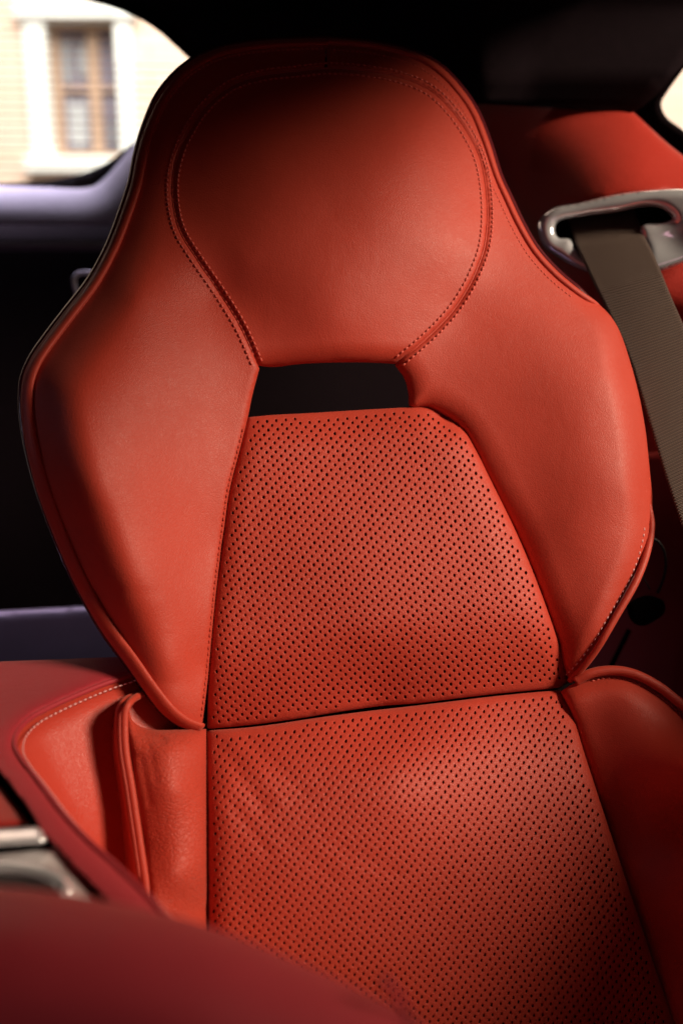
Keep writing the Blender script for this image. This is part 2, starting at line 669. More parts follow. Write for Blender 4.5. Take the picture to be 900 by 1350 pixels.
# silhouettes (pixel outlines read off the photograph at the seat's own distance)
OUT_L = smooth([(430, 50), (370, 52), (333, 55), (290, 63), (257, 77), (236, 92), (218, 111), (205, 130), (196, 150), (186, 178), (179, 205), (172, 240), (160, 277), (143, 322),
                (118, 368), (88, 407), (62, 441), (42, 470), (31, 495), (28, 520), (29, 550), (36, 592), (50, 645), (76, 715), (101, 771), (136, 833), (166, 874), (197, 918), (218, 942), (240, 957), (264, 961)], step=4)
OUT_R = smooth([(430, 50), (458, 52), (501, 57), (550, 70), (580, 87), (608, 116), (628, 146), (645, 188), (659, 232), (671, 258), (688, 294), (708, 328), (736, 359), (765, 383), (786, 399),
                (802, 414), (815, 434), (828, 470), (841, 518), (850, 566), (856, 622), (860, 668), (857, 705), (843, 742), (822, 782), (798, 826), (776, 862), (750, 898)], step=4)
PAD = smooth([(340, 482), (318, 432), (290, 386), (260, 342), (238, 306), (229, 272), (228, 235), (235, 203), (249, 172), (275, 136), (310, 110), (348, 99), (390, 94), (435, 90), (487, 94), (530, 103),
              (568, 120), (597, 148), (620, 182), (632, 208), (639, 240), (642, 285), (638, 325), (629, 352), (617, 378), (596, 410), (566, 442), (536, 468), (522, 480)], step=4)
IN_L = smooth([(342, 486), (333, 520), (327, 549), (317, 590), (303, 645), (295, 700), (286, 770), (279, 840), (273, 905), (266, 961)], step=4)
IN_R = smooth([(520, 481), (533, 500), (538, 520), (540, 538), (562, 538), (586, 548), (609, 568), (626, 597), (646, 638), (680, 706), (705, 765), (730, 835), (749, 897)], step=4)


def edge_amount(p, ys, av):
    return np.interp(p[:, 1], ys, av)


def wing_depth(p):
    h = SEAT(p)
    left = p[:, 0] < 430
    dl = dist_line(p, OUT_L)
    dr = dist_line(p, OUT_R)
    al = edge_amount(p, [60, 250, 330, 450, 560, 780, 900, 960], [10, 16, 28, 38, 48, 56, 30, 8])
    wl = edge_amount(p, [60, 250, 330, 450, 560, 780, 900, 960], [26, 46, 66, 80, 88, 100, 60, 20])
    ar = edge_amount(p, [60, 250, 380, 480, 640, 720, 840, 900], [10, 7, 8, 24, 24, 16, 8, 4])
    wr = edge_amount(p, [60, 250, 380, 480, 640, 720, 840, 900], [26, 20, 20, 40, 40, 34, 24, 10])
    h = h - np.where(left, roll2(dl, wl, al), roll2(dr, wr, ar))
    h = h - roll(dist_line(p, PAD), 7.0, 2.6)
    h = h - np.where(left, roll(dist_line(p, IN_L), 9.0, 4.0), roll(dist_line(p, IN_R), 36.0, 15.0))
    return base_depth(p) - h / 1000.0


def pad_depth(p):
    h = SEAT(p) - roll(dist_line(p, PAD), 7.0, 2.6)
    bot = np.array([(335, 486), (440, 479), (530, 481)], float)
    h = h - roll(dist_line(p, bot), 30.0, 16.0)
    return base_depth(p) - h / 1000.0


seat = thing('car_seat', 'red leather sports seat with built-in headrest and perforated middle', 'car seat', tuple(P(500, 1500, 0.95)))

# side bolsters run from the top of the head round to the seam below
POLY_L = join_lines(OUT_L, IN_L[::-1], PAD[:int(np.argmin(np.abs(PAD[:, 0] - 432) + np.where(PAD[:, 1] < 120, 0, 999)))])
k_top = int(np.argmin(np.abs(PAD[:, 0] - 432) + np.where(PAD[:, 1] < 120, 0, 999)))
POLY_R = join_lines(OUT_R, IN_R[::-1], PAD[k_top:][::-1])
bol_l = panel('side_bolster', POLY_L, wing_depth, M_RED, seat, step=4.2, skirt=0.022)
bol_r = panel('side_bolster', POLY_R, wing_depth, M_RED, seat, step=4.2, skirt=0.022)

# head pad with its seam
PAD_BOT = smooth([(522, 480), (490, 478), (440, 478), (395, 480), (360, 484), (340, 482)], step=4)
pad = panel('headrest_pad', join_lines(PAD, PAD_BOT), pad_depth, M_RED, seat, step=4.2, skirt=0.04)


def on(line, fn, lift=0.0):
    d = fn(line) - lift
    return P(line[:, 0], line[:, 1], d)


tube('seam_bead', on(smooth(PAD, step=3), pad_depth, 0.0002), 0.0010, M_RED, pad, 8)
for off in (-7.0, 7.0):
    ln = resample(offset_line(PAD, off), 2.0)
    fn = pad_depth if off < 0 else wing_depth
    # which side is the pad? inside points belong to the pad
    ins = inside(ln[len(ln) // 2:len(ln) // 2 + 1], join_lines(PAD, PAD_BOT))[0]
    fn = pad_depth if ins else wing_depth
    stitches('stitching', on(ln, fn, 0.0), 0.0054, 0.0040, 0.0010, M_THREAD, pad)
# short seam at the crown of the surround
tube('seam_bead', on(resample(np.array([(433, 53), (434, 70), (435, 88)], float), 3), wing_depth, -0.0002), 0.0010, M_RED, bol_l, 8)

ln = resample(offset_line(IN_L, 2.5), 2.0)
if not inside(ln[len(ln) // 2:len(ln) // 2 + 1], POLY_L)[0]:
    ln = resample(offset_line(IN_L, -2.5), 2.0)
ln = ln[(ln[:, 1] > 560) & (ln[:, 1] < 950)]
stitches('stitching', on(ln, wing_depth), 0.0052, 0.0036, 0.0007, M_RED, bol_l)

# piping round the outer edge, with its own row of stitches
PIPE_L = smooth([(430, 58), (371, 60), (335, 63), (293, 71), (262, 85), (242, 99), (226, 117), (214, 135), (204, 156), (194, 182), (187, 208), (180, 243), (168, 280), (150, 326), (125, 373),
                 (95, 413), (70, 446), (50, 475), (40, 497), (36, 520), (37, 550), (44, 592), (57, 643), (83, 712), (108, 768), (143, 829), (173, 870), (204, 914), (224, 938), (243, 952), (262, 959)], step=4)


def pipe_depth_l(p):
    return wing_depth(p) - np.interp(p[:, 1], [60, 300, 450, 850, 950], [0.0005, 0.002, 0.006, 0.006, 0.001])


tube('piping', on(PIPE_L, pipe_depth_l), 0.0034, M_RED, bol_l, 14, flat=2.3)
stitches('stitching', on(resample(offset_line(PIPE_L, -6.0), 2.0), wing_depth), 0.0050, 0.0036, 0.0009, M_THREAD, bol_l)
PIPE_R = smooth([(430, 57), (458, 58), (499, 63), (546, 76), (574, 92), (602, 120), (622, 149), (639, 190), (654, 234), (666, 261), (683, 297), (704, 332), (732, 363), (762, 387), (784, 402),
                 (800, 424), (815, 470), (828, 520), (838, 568), (845, 622), (853, 662), (858, 692), (852, 728), (838, 766), (812, 812), (786, 856), (766, 882), (751, 897)], step=4)


def pipe_depth_r(p):
    hid = np.interp(p[:, 1], [395, 430, 600, 690], [0, 0.03, 0.03, 0.0]) * (p[:, 0] > 700)
    q = p.copy()
    return wing_depth(q) - 0.0008 + hid


tube('piping', on(PIPE_R, pipe_depth_r), np.interp(PIPE_R[:, 1], [400, 660, 720, 880], [.0032, .0034, .0036, .0030]), M_RED, bol_r, 12)
lo = offset_line(PIPE_R, 9.0)
a = lo[(lo[:, 1] < 395)]
b_ = lo[(lo[:, 1] > 690)]
stitches('stitching', on(resample(a, 2.0), wing_depth), 0.0046, 0.0032, 0.0006, M_THREAD, bol_r)
stitches('stitching', on(resample(b_, 2.0), wing_depth), 0.0058, 0.0030, 0.0007, M_THREAD_PALE, bol_r)

# ------------------------------------------------------------------ perforated leather


def perforated(name, poly, depth, parent, a, b, org, rx, ry, tilt, margin, mat):
    A = np.array([a, b], float).T
    lo, hi = poly.min(0), poly.max(0)
    corners = np.array([(x, y) for x in (lo[0], hi[0]) for y in (lo[1], hi[1])]) - org
    ij = np.linalg.solve(A, corners.T).T
    i0, j0 = np.floor(ij.min(0)).astype(int) - 1
    i1, j1 = np.ceil(ij.max(0)).astype(int) + 1
    I, J = np.meshgrid(np.arange(i0, i1), np.arange(j0, j1))
    I, J = I.ravel(), J.ravel()
    warp = lambda q: q + np.stack([1.6 * np.sin(q[:, 1] / 71.0 + q[:, 0] / 190.0), 1.4 * np.sin(q[:, 0] / 83.0 - q[:, 1] / 160.0)], -1)
    ctr = warp((A @ np.stack([I, J]).astype(float)).T + org)
    ctr = ctr + rng.normal(0, 0.16, ctr.shape)
    ok = inside(ctr, poly)
    ctr = ctr[ok]
    ctr = ctr[dist_line(ctr, poly, True) > margin]
    n = 10
    ang = np.arange(n) * 2 * math.pi / n + 0.2
    ct, st = math.cos(tilt), math.sin(tilt)

    jit = 1 + rng.normal(0, 0.06, (len(ctr), 1))

    def ring(f):
        ex, ey = rx * f * np.cos(ang), ry * f * np.sin(ang)
        return (ctr[:, None, :] + np.stack([ex * ct - ey * st, ex * st + ey * ct], -1)[None] * jit[:, :, None]).reshape(-1, 2)
    r_out, r_in = ring(1.42), ring(1.0)
    mid = warp((A @ np.stack([I + .5, J]).astype(float)).T + org)
    mid2 = warp((A @ np.stack([I, J + .5]).astype(float)).T + org)
    cen = warp((A @ np.stack([I + .5, J + .5]).astype(float)).T + org)
    fill = np.concatenate([mid, mid2, cen])
    fill = fill[inside(fill, poly)]
    fill = fill[dist_line(fill, poly, True) > 2.0]
    # extra rows close to the edge so that the curl stays round
    lat = lattice(poly, 4.0)
    lat = lat[dist_line(lat, poly, True) < margin - 2.0]
    inner = np.concatenate([r_in, r_out, fill, lat])
    # drop filler that falls on a hole
    nb = len(poly)
    vp, F, inv = tri_fill(poly, inner)
    in_idx = inv[nb:nb + len(r_in)]
    hole_of = np.full(len(vp), -1)
    hole_of[in_idx] = np.repeat(np.arange(len(ctr)), n)
    h = hole_of[F]
    F = F[~((h[:, 0] >= 0) & (h[:, 0] == h[:, 1]) & (h[:, 1] == h[:, 2]))]
    D = depth(vp)
    D[in_idx] += 0.00016
    V = P(vp[:, 0], vp[:, 1], D)
    F = face_camera(V, F)
    faces = [tuple(f) for f in F]
    mi = [0] * len(faces)
    Vl, nv = [V], len(V)
    # punched pits
    q = vp[in_idx]
    dd = D[in_idx]
    cq = np.repeat(ctr, n, 0)
    w1 = P(cq[:, 0] + (q[:, 0] - cq[:, 0]) * .92, cq[:, 1] + (q[:, 1] - cq[:, 1]) * .92, dd + 0.0011)
    w2 = P(cq[:, 0] + (q[:, 0] - cq[:, 0]) * .86, cq[:, 1] + (q[:, 1] - cq[:, 1]) * .86, dd + 0.0034)
    Vl += [w1, w2]
    m = len(q)
    b1 = nv; b2 = nv + m
    nv += 2 * m
    for k in range(len(ctr)):
        for i in range(n):
            j = (i + 1) % n
            p0, p1 = in_idx[k * n + i], in_idx[k * n + j]
            c0, c1 = b1 + k * n + i, b1 + k * n + j
            e0, e1 = b2 + k * n + i, b2 + k * n + j
            faces.append((p0, p1, c1, c0)); mi.append(0)
            faces.append((c0, c1, e1, e0)); mi.append(0)
        faces.append(tuple(b2 + k * n + i for i in range(n))); mi.append(1)
    # skirt
    idx = inv[:nb]
    cen_p = poly
    t = np.roll(poly, -1, 0) - np.roll(poly, 1, 0)
    nn = np.stack([t[:, 1], -t[:, 0]], -1)
    nn /= np.maximum(np.linalg.norm(nn, axis=1, keepdims=True), 1e-9)
    area2 = np.sum(poly[:, 0] * np.roll(poly[:, 1], -1) - np.roll(poly[:, 0], -1) * poly[:, 1])
    s = -1 if area2 > 0 else 1
    for fi, fd in ((1.0, 0.012), (1.0, 0.05)):
        qq = poly + nn * s * fi
        Vl.append(P(qq[:, 0], qq[:, 1], D[inv[:nb]] + fd))
        cur = np.arange(nv, nv + nb)
        nv += nb
        for i in range(nb):
            j = (i + 1) % nb
            faces.append((idx[i], idx[j], cur[j], cur[i])); mi.append(0)
        idx = cur
    o = mesh_obj(name, np.concatenate(Vl), faces, [mat, M_HOLE], parent, mi)
    fix_normals(o)
    return o


UP_TOP = smooth([(327, 550), (360, 547), (400, 545), (450, 542), (500, 539), (545, 537), (566, 538), (588, 546)], step=4)
UP_RIGHT = smooth([(588, 546), (610, 566), (627, 594), (648, 636), (681, 704), (706, 764), (731, 834), (749, 897)], step=4)
UP_BOT = smooth([(749, 897), (740, 905), (700, 910), (650, 915), (600, 921), (550, 927), (500, 931), (450, 938), (400, 946), (367, 951), (327, 956), (273, 961)], step=4)
UP_LEFT = smooth([(273, 961), (275, 905), (280, 840), (287, 770), (296, 700), (304, 645), (318, 590), (327, 550)], step=4)
UPPER = join_lines(UP_TOP, UP_RIGHT, UP_BOT, UP_LEFT)


MID = TPS([(330, 550, -4), (450, 545, -8), (590, 550, 4), (300, 690, 2), (450, 690, 12), (650, 680, 16), (285, 850, 4), (490, 830, 18), (720, 850, 14), (273, 960, 2), (500, 930, 8), (748, 900, 0),
           (290, 1060, 26), (520, 1030, 40), (770, 1010, 24), (280, 1200, 26), (560, 1200, 40), (830, 1200, 24), (280, 1350, 16), (580, 1360, 28), (880, 1350, 10), (280, 1500, -4), (600, 1500, 4), (920, 1500, -10)], lam=0.003)


def upper_depth(p):
    h = MID(p) - 2.0
    h = h - roll(dist_line(p, UP_RIGHT), 46.0, np.interp(p[:, 1], [600, 780, 890], [16.0, 13.0, 6.0])) - roll(dist_line(p, UP_LEFT), 26.0, 8.0)
    h = h - roll2(dist_line(p, UP_TOP), 50.0, 15.0) - roll2(dist_line(p, UP_BOT), 120.0, 27.0) - roll(dist_line(p, UP_BOT), 10.0, 4.0)
    h = h + 5.0
    return base_depth(p) - h / 1000.0


perforated('upper_cushion', UPPER, upper_depth, seat, (7.1, 5.3), (5.3, -6.4), np.array([450.0, 700.0]), 1.60, 2.25, -0.12, 7.0, M_PERF)

LO_TOP = smooth([(273, 963), (327, 959), (367, 954), (420, 946), (480, 938), (550, 930), (600, 924), (650, 918), (700, 913), (738, 910)], step=4)
LO_RIGHT = smooth([(738, 910), (752, 938), (772, 1000), (802, 1092), (842, 1212), (866, 1285), (890, 1352), (925, 1450), (940, 1500)], step=4)
LO_BOT = np.array([(940, 1500), (600, 1520), (280, 1500)], float)
LO_LEFT = smooth([(280, 1500), (276, 1400), (274, 1250), (273, 1100), (273, 963)], step=4)
LOWER = join_lines(LO_TOP, LO_RIGHT, resample(LO_BOT, 6), LO_LEFT)


def crease(p, x0, y0, x1, y1, w, a):
    """a soft fold along a segment"""
    d = dist_line(p, np.array([(x0, y0), (x1, y1)], float))
    return a * np.exp(-(d / w) ** 2)


def lower_depth(p):
    h = MID(p)
    h = h - roll2(dist_line(p, LO_TOP), 90.0, 22.0) - roll(dist_line(p, LO_TOP), 12.0, 5.0) - roll(dist_line(p, LO_LEFT), 34.0, 15.0) - roll(dist_line(p, LO_RIGHT), 30.0, 9.0)
    h = h + 5.0
    h = h - crease(p, 292, 985, 345, 1065, 10, 1.1) - crease(p, 330, 975, 400, 1045, 9, 0.7) + crease(p, 312, 980, 372, 1058, 9, 0.7)
    h = h - crease(p, 300, 1055, 350, 1120, 9, .7) - crease(p, 430, 1110, 520, 1150, 12, 0.35) - crease(p, 360, 1090, 440, 1160, 13, 0.35)
    h = h + 4.0 * np.exp(-(((p[:, 0] - 520) / 120) ** 2 + ((p[:, 1] - 1030) / 60) ** 2))
    return base_depth(p) - h / 1000.0


perforated('lower_cushion', LOWER, lower_depth, seat, (6.95, 5.9), (5.0, -7.3), np.array([450.0, 1100.0]), 1.45, 2.5, 0.12, 8.0, M_PERF)

# ------------------------------------------------------------------ lower bolsters
LB_TOP = smooth([(170, 932), (175, 950), (188, 959), (205, 962), (235, 962), (272, 961)], step=4)
LB_RIGHT = smooth([(272, 961), (272, 1100), (273, 1250), (276, 1400), (280, 1500)], step=4)
LB_LEFT = smooth([(262, 1500), (240, 1400), (213, 1270), (198, 1170), (190, 1107), (180, 1040), (173, 985), (170, 955), (170, 932)], step=4)
LBL = join_lines(LB_TOP, LB_RIGHT, resample(np.array([(280, 1500), (262, 1500)], float), 5), LB_LEFT)
TLB = TPS([(230, 1040, 58), (232, 1150, 60), (180, 1000, 40), (192, 1120, 42), (270, 1040, 32), (270, 1200, 32), (225, 985, 46), (270, 970, 24), (175, 940, 30), (240, 1300, 60), (270, 1450, 40), (262, 1500, 46)])


def lb_depth(p):
    h = TLB(p)
    h = h - roll2(dist_line(p, LB_TOP), 34.0, 16.0) - roll(dist_line(p, LB_TOP), 9.0, 4.0) - roll(dist_line(p, LB_RIGHT), 30.0, 12.0) - roll(dist_line(p, LB_LEFT), 10.0, 3.0)
    h = h - crease(p, 176, 962, 215, 975, 5, 2.5) - crease(p, 186, 1000, 198, 1060, 4, 1.0) - crease(p, 196, 980, 206, 1030, 4, 0.8)
    return base_depth(p) - h / 1000.0


lbl = panel('lower_side_bolster', LBL, lb_depth, M_WRINK, seat, step=4.0, skirt=0.06, inset=1.0)
POCKET = smooth([(160, 935), (172, 910), (215, 905), (262, 935), (276, 966), (240, 985), (185, 985), (160, 965)], closed=True, step=5)
panel('pocket_shade_sheet', POCKET, lambda p: base_depth(p) + 0.03 + 0.0006 * np.abs(p[:, 1] - 960), M_BLACK, lbl, step=8, skirt=0.02)  # black sheet stands for the shade in the pocket above the bolster
for off, r in ((0.0, .0030), (8.0, .0032)):
    ln = smooth([(222, 914), (200, 912), (184 - off * 0.6, 917), (173 - off, 924), (166 - off, 936), (164.5 - off, 960), (166 - off, 990), (174 - off, 1040), (184 - off, 1107), (193 - off, 1168), (207 - off, 1268), (234 - off, 1400)], step=4)
    tube('piping', P(ln[:, 0], ln[:, 1], base_depth(ln) - 0.052 + 0.010 * (off > 0) + 0.0035 * np.clip(928 - ln[:, 1], 0, 20) + 0.001 * np.clip(ln[:, 0] - 184, 0, 40) * (ln[:, 1] < 920)), r, M_RED, lbl, 12)
# outer flank of the left bolster, falling away behind the piping
fl = []
FA = smooth([(172, 922), (156, 940), (155, 985), (165, 1040), (175, 1107), (184, 1168), (198, 1268), (225, 1400)], step=8)
FB = smooth([(176, 918), (120, 950), (103, 1000), (98, 1050), (104, 1110), (112, 1170), (120, 1268), (130, 1400)], step=8)
FB = resample(FB, np.linalg.norm(np.diff(FB, axis=0), axis=1).sum() / (len(FA) - 1))[:len(FA)]
Vf, Ff = [], []
for i in range(len(FA)):
    for j in range(9):
        t = j / 8
        q = FA[i] * (1 - t) + FB[i] * t
        d = base_depth(q[None])[0] - 0.042 + 0.012 * t + 0.16 * t ** 1.2
        Vf.append(P(q[0], q[1], d))
for i in range(len(FA) - 1):
    for j in range(8):
        Ff.append((i * 9 + j, i * 9 + j + 1, (i + 1) * 9 + j + 1, (i + 1) * 9 + j))
o = mesh_obj('bolster_flank', Vf, Ff, M_RED, lbl)

RB = smooth([(738, 912), (752, 903), (772, 895), (800, 890), (828, 893), (862, 910), (902, 942), (955, 990), (1005, 1060), (1030, 1180), (1030, 1500)], step=5)
RB_IN = smooth([(940, 1500), (925, 1450), (890, 1352), (866, 1285), (842, 1212), (802, 1092), (772, 1000), (752, 938), (738, 912)], step=5)
RBL = join_lines(RB, resample(np.array([(1030, 1500), (940, 1500)], float), 6), RB_IN)
TRB = TPS([(745, 918, 8), (790, 905, 14), (830, 930, 26), (790, 960, 12), (860, 990, 46), (820, 1050, 18), (910, 1010, 82), (900, 950, 40), (960, 1080, 96), (900, 1120, 44), (840, 1150, 24), (880, 1260, 22), (960, 1200, 88),
           (1010, 1100, 86), (1020, 1300, 86), (960, 1400, 56), (930, 1480, 20), (1020, 1490, 70)])


def rb_depth(p):
    h = TRB(p) - roll2(dist_line(p, RB), 30.0, 16.0) - roll(dist_line(p, RB_IN), 18.0, 6.0)
    return base_depth(p) - h / 1000.0


rbl = panel('lower_side_bolster', RBL, rb_depth, M_RED, seat, step=5.0, skirt=0.06)
RBP = smooth([(757, 899), (775, 889), (800, 884), (830, 887), (866, 904), (907, 937), (962, 986), (1012, 1056)], step=4)
tube('piping', P(RBP[:, 0], RBP[:, 1], rb_depth(resample(RBP, 4)[:len(RBP)]) - 0.002), 0.0045, M_RED, rbl, 12)
stitches('stitching', on(resample(offset_line(RBP, 10.0), 2.0)[8:], rb_depth), 0.0048, 0.0034, 0.0008, M_THREAD, rbl)

SEAM = resample(np.array([(250, 925), (500, 895), (735, 870), (775, 880), (790, 900), (770, 930), (500, 975), (250, 1000)], float), 8, True)
panel('seam_backing', SEAM, lambda p: base_depth(p) + 0.045, M_BLACK, seat, step=16, skirt=0.01)

# ------------------------------------------------------------------ the seat's back shell with the opening below the headrest
SIL = join_lines(OUT_L[::-1], OUT_R)           # from the lower left tip over the top to the lower right tip
SIL = resample(SIL, 6)


def shell_depth(p):
    hid = np.interp(p[:, 1], [395, 430, 600, 690], [0, 0.02, 0.02, 0.0]) * (p[:, 0] > 700)
    return wing_depth(p) + hid


rows = []
tn = np.gradient(SIL, axis=0)
tn /= np.linalg.norm(tn, axis=1, keepdims=True)
nrm = np.stack([tn[:, 1], -tn[:, 0]], -1)      # outward (the line runs clockwise on screen)
d0 = shell_depth(SIL)
right_hide = np.interp(SIL[:, 1], [380, 420, 650, 700], [1, 0, 0, 1.0])
right_hide = np.where(SIL[:, 0] > 700, right_hide, 1.0)
for off, dz in ((-4, .006), (-1.0, .005), (1.0, .0045), (2.2, .006), (1.5, .0075), (2.2, .0085), (3.2, .010), (2.6, .014), (0.0, .035), (-6, .07), (-22, .10), (-50, .115)):
    q = SIL + nrm * (off * (right_hide if off > 0 else 1.0) if np.isscalar(off) else off)[:, None] if False else SIL + nrm * np.where(right_hide < 1, np.minimum(off, off * right_hide - 6 * (1 - right_hide)), off)[:, None]
    rows.append(P(q[:, 0], q[:, 1], d0 + dz))
V = np.concatenate(rows)
n = len(SIL)
F = []
for r in range(len(rows) - 1):
    for i in range(n - 1):
        F.append((r * n + i, r * n + i + 1, (r + 1) * n + i + 1, (r + 1) * n + i))
shell = mesh_obj('back_shell', V, F, M_SHELL, seat)
md = shell.modifiers.new('thickness', 'SOLIDIFY'); md.thickness = 0.0012; md.offset = 0
BACK = resample(join_lines(SIL + nrm * -24), 10)
OPEN = smooth([(338, 482), (332, 520), (326, 552), (400, 552), (480, 552), (546, 552), (542, 520), (532, 494), (516, 474), (430, 474)], closed=True, step=8)


def back_depth(p):
    return base_depth(p) + 0.095 + 0.02 * np.exp(-(((p[:, 0] - 450) / 300) ** 2))


panel('back_panel', BACK, back_depth, M_SHELL, seat, step=18, skirt=0.01, holes=[OPEN])
LOWBACK = resample(np.array([(262, 955), (750, 895), (1000, 1010), (1030, 1500), (130, 1500), (112, 1000)], float), 14)
# inner walls of the opening, wrapped in black cloth
rows = []
for dz in (0.034, 0.06, 0.10):
    q = OPEN + (OPEN - OPEN.mean(0)) * 0.04
    rows.append(P(q[:, 0], q[:, 1], base_depth(q) + dz))
n = len(OPEN)
F = [(r * n + i, r * n + (i + 1) % n, (r + 1) * n + (i + 1) % n, (r + 1) * n + i) for r in range(2) for i in range(n)]
mesh_obj('opening_lining', np.concatenate(rows), F, M_BLACK, seat)
# ------------------------------------------------------------------ seat belt and its chrome guide


def guide_plane(p):
    return 1.095 - 0.10 * (p[:, 0] - 800) / 100.0 * 0.35 + 0.0 * p[:, 1]


G_OUT = smooth([(708, 301), (712, 287), (727, 275), (761, 268), (813, 256), (857, 250.5), (900, 249), (935, 254), (955, 270), (960, 300), (945, 325), (915, 340), (885, 353), (860, 362), (820, 366), (785, 362), (760, 354), (737, 341), (716, 325)], closed=True, step=4)
G_SLOT = smooth([(731, 303), (735, 293), (770, 285), (813, 279.5), (854, 272), (874, 276), (885, 288), (872, 293), (846, 297), (842, 312), (850, 330), (848, 347), (800, 350), (771, 341), (757, 326), (750, 315), (735, 313)], closed=True, step=3)
guide = thing('belt_guide', 'satin chrome belt guide ring on the red trim beside the seat', 'belt guide', tuple(P(800, 310, 1.11)))


def guide_depth(p):
    do = dist_line(p, G_OUT, True)
    di = dist_line(p, G_SLOT, True)
    h = 15.0 - roll(do, 13.0, 14.0) - roll(di, 15.0, 9.0)
    # the lower right lobe is scooped out
    h = h - 8.0 * np.exp(-(((p[:, 0] - 895) / 34) ** 2 + ((p[:, 1] - 318) / 24) ** 2))
    return guide_plane(p) - h / 1000.0


panel('bezel', G_OUT, guide_depth, M_CHROME, guide, step=3.0, skirt=0.012, inset=0.5, holes=[G_SLOT])
n = len(G_SLOT)
q1 = G_SLOT
rows = [P(q1[:, 0], q1[:, 1], guide_plane(q1) - 0.004), P(q1[:, 0], q1[:, 1], guide_plane(q1) + 0.05)]
F = [(i, (i + 1) % n, n + (i + 1) % n, n + i) for i in range(n)] + [tuple(range(n, 2 * n))]
mesh_obj('slot_lining', np.concatenate(rows), F, M_BLACK, guide, smooth_shade=False)


def belt_material():
    m, nt, b = nodes('brown_black_webbing')
    L = nt.links.new
    uv = N(nt, 'ShaderNodeTexCoord')
    sep = N(nt, 'ShaderNodeSeparateXYZ')
    L(uv.outputs['UV'], sep.inputs[0])

    def wave(sock, f, nm):
        mu = N(nt, 'ShaderNodeMath', operation='MULTIPLY'); mu.inputs[1].default_value = f
        L(sock, mu.inputs[0])
        si = N(nt, 'ShaderNodeMath', operation='SINE')
        L(mu.outputs[0], si.inputs[0])
        return si
    wx = wave(sep.outputs[0], 2 * math.pi * 30, 'x')
    wy = wave(sep.outputs[1], 2 * math.pi * 330, 'y')
    mul = N(nt, 'ShaderNodeMath', operation='MULTIPLY')
    L(wx.outputs[0], mul.inputs[0]); L(wy.outputs[0], mul.inputs[1])
    add = N(nt, 'ShaderNodeMath', operation='MULTIPLY_ADD')
    add.inputs[1].default_value = 0.8
    L(mul.outputs[0], add.inputs[0]); L(wy.outputs[0], add.inputs[2])
    bp = N(nt, 'ShaderNodeBump', Strength=1.0, Distance=0.0009)
    L(add.outputs[0], bp.inputs['Height'])
    L(bp.outputs['Normal'], b.inputs['Normal'])
    cr = N(nt, 'ShaderNodeMapRange')
    cr.inputs[1].default_value = -1.6; cr.inputs[2].default_value = 1.6
    L(add.outputs[0], cr.inputs[0])
    mix = N(nt, 'ShaderNodeMix', data_type='RGBA')
    mix.inputs[6].default_value = (0.022, 0.012, 0.010, 1)
    mix.inputs[7].default_value = (0.135, 0.086, 0.066, 1)
    L(cr.outputs[0], mix.inputs[0])
    L(mix.outputs[2], b.inputs['Base Color'])
    b.inputs['Roughness'].default_value = 0.62
    b.inputs['Sheen Weight'].default_value = 0.12
    b.inputs['Sheen Tint'].default_value = (1.0, 0.7, 0.5, 1)
    b.inputs['Sheen Roughness'].default_value = 0.4
    return m


M_BELT = belt_material()
BL = smooth([(747, 286), (752, 302), (758, 322), (776, 362), (801, 414), (825, 465), (851, 545), (880, 640), (903, 706), (965, 840), (1050, 980)], step=6)
BR = smooth([(833, 270), (838, 284), (846, 306), (862, 338), (886, 396), (905, 440), (930, 510), (960, 590), (985, 650), (1060, 780), (1150, 900)], step=6)
n = 120
BL = resample(BL, np.linalg.norm(np.diff(BL, axis=0), axis=1).sum() / n)[:n + 1]
BR = resample(BR, np.linalg.norm(np.diff(BR, axis=0), axis=1).sum() / n)[:n + 1]
V, F, UV = [], [], []
K = 24
cross = []
for k in range(K + 1):                       # the profile of the webbing: flat with thicker selvedges, then round the back
    u = k / K
    cross.append((u, 0.0006 + 0.0006 * math.exp(-((u - 0.03) / 0.022) ** 2) + 0.0006 * math.exp(-((u - 0.97) / 0.022) ** 2) - 0.0012 * (1 if k in (0, K) else 0)))
for k in range(K, -1, -1):
    cross.append((k / K, -0.0006))
m = len(cross)
L_acc = 0
prev = None
for i in range(n + 1):
    f = i / n
    dl = np.interp(f, [0, .06, .14, .35, .6, 1], [1.15, 1.09, 1.04, .98, .91, .86])
    dr = np.interp(f, [0, .06, .14, .35, .6, 1], [1.13, 1.065, 1.02, .98, .93, .89])
    a3, b3 = P(BL[i, 0], BL[i, 1], dl), P(BR[i, 0], BR[i, 1], dr)
    mid = (a3 + b3) / 2
    if prev is not None:
        L_acc += np.linalg.norm(mid - prev)
    prev = mid
    for (u, t) in cross:
        q = a3 * (1 - u) + b3 * u
        to = CAM - q; to /= np.linalg.norm(to)
        V.append(q + to * (t + 0.0025 * math.sin(math.pi * u)))
        UV.append((u, L_acc))
for i in range(n):
    for k in range(m):
        k2 = (k + 1) % m
        F.append((i * m + k, i * m + k2, (i + 1) * m + k2, (i + 1) * m + k))
belt = mesh_obj('seat_belt', V, F, M_BELT, uvs=UV, loc=tuple(P(860, 400, 1.0)))
tag(belt, 'dark brown woven seat belt running down from the chrome guide', 'seat belt')

# ------------------------------------------------------------------ red trim beside and behind the seat
TRIM = join_lines(smooth([(560, 100), (625, 108), (720, 116), (795, 126), (832, 144), (850, 160), (876, 184), (905, 207), (980, 262), (1040, 310)], step=6),
                  smooth([(1040, 310), (1060, 500), (1040, 720)], step=10), smooth([(1040, 720), (840, 700), (560, 600)], step=10), smooth([(560, 600), (550, 360), (560, 100)], step=10))
T_TOP = TRIM[:int(np.argmax(TRIM[:, 0] >= 1039))]


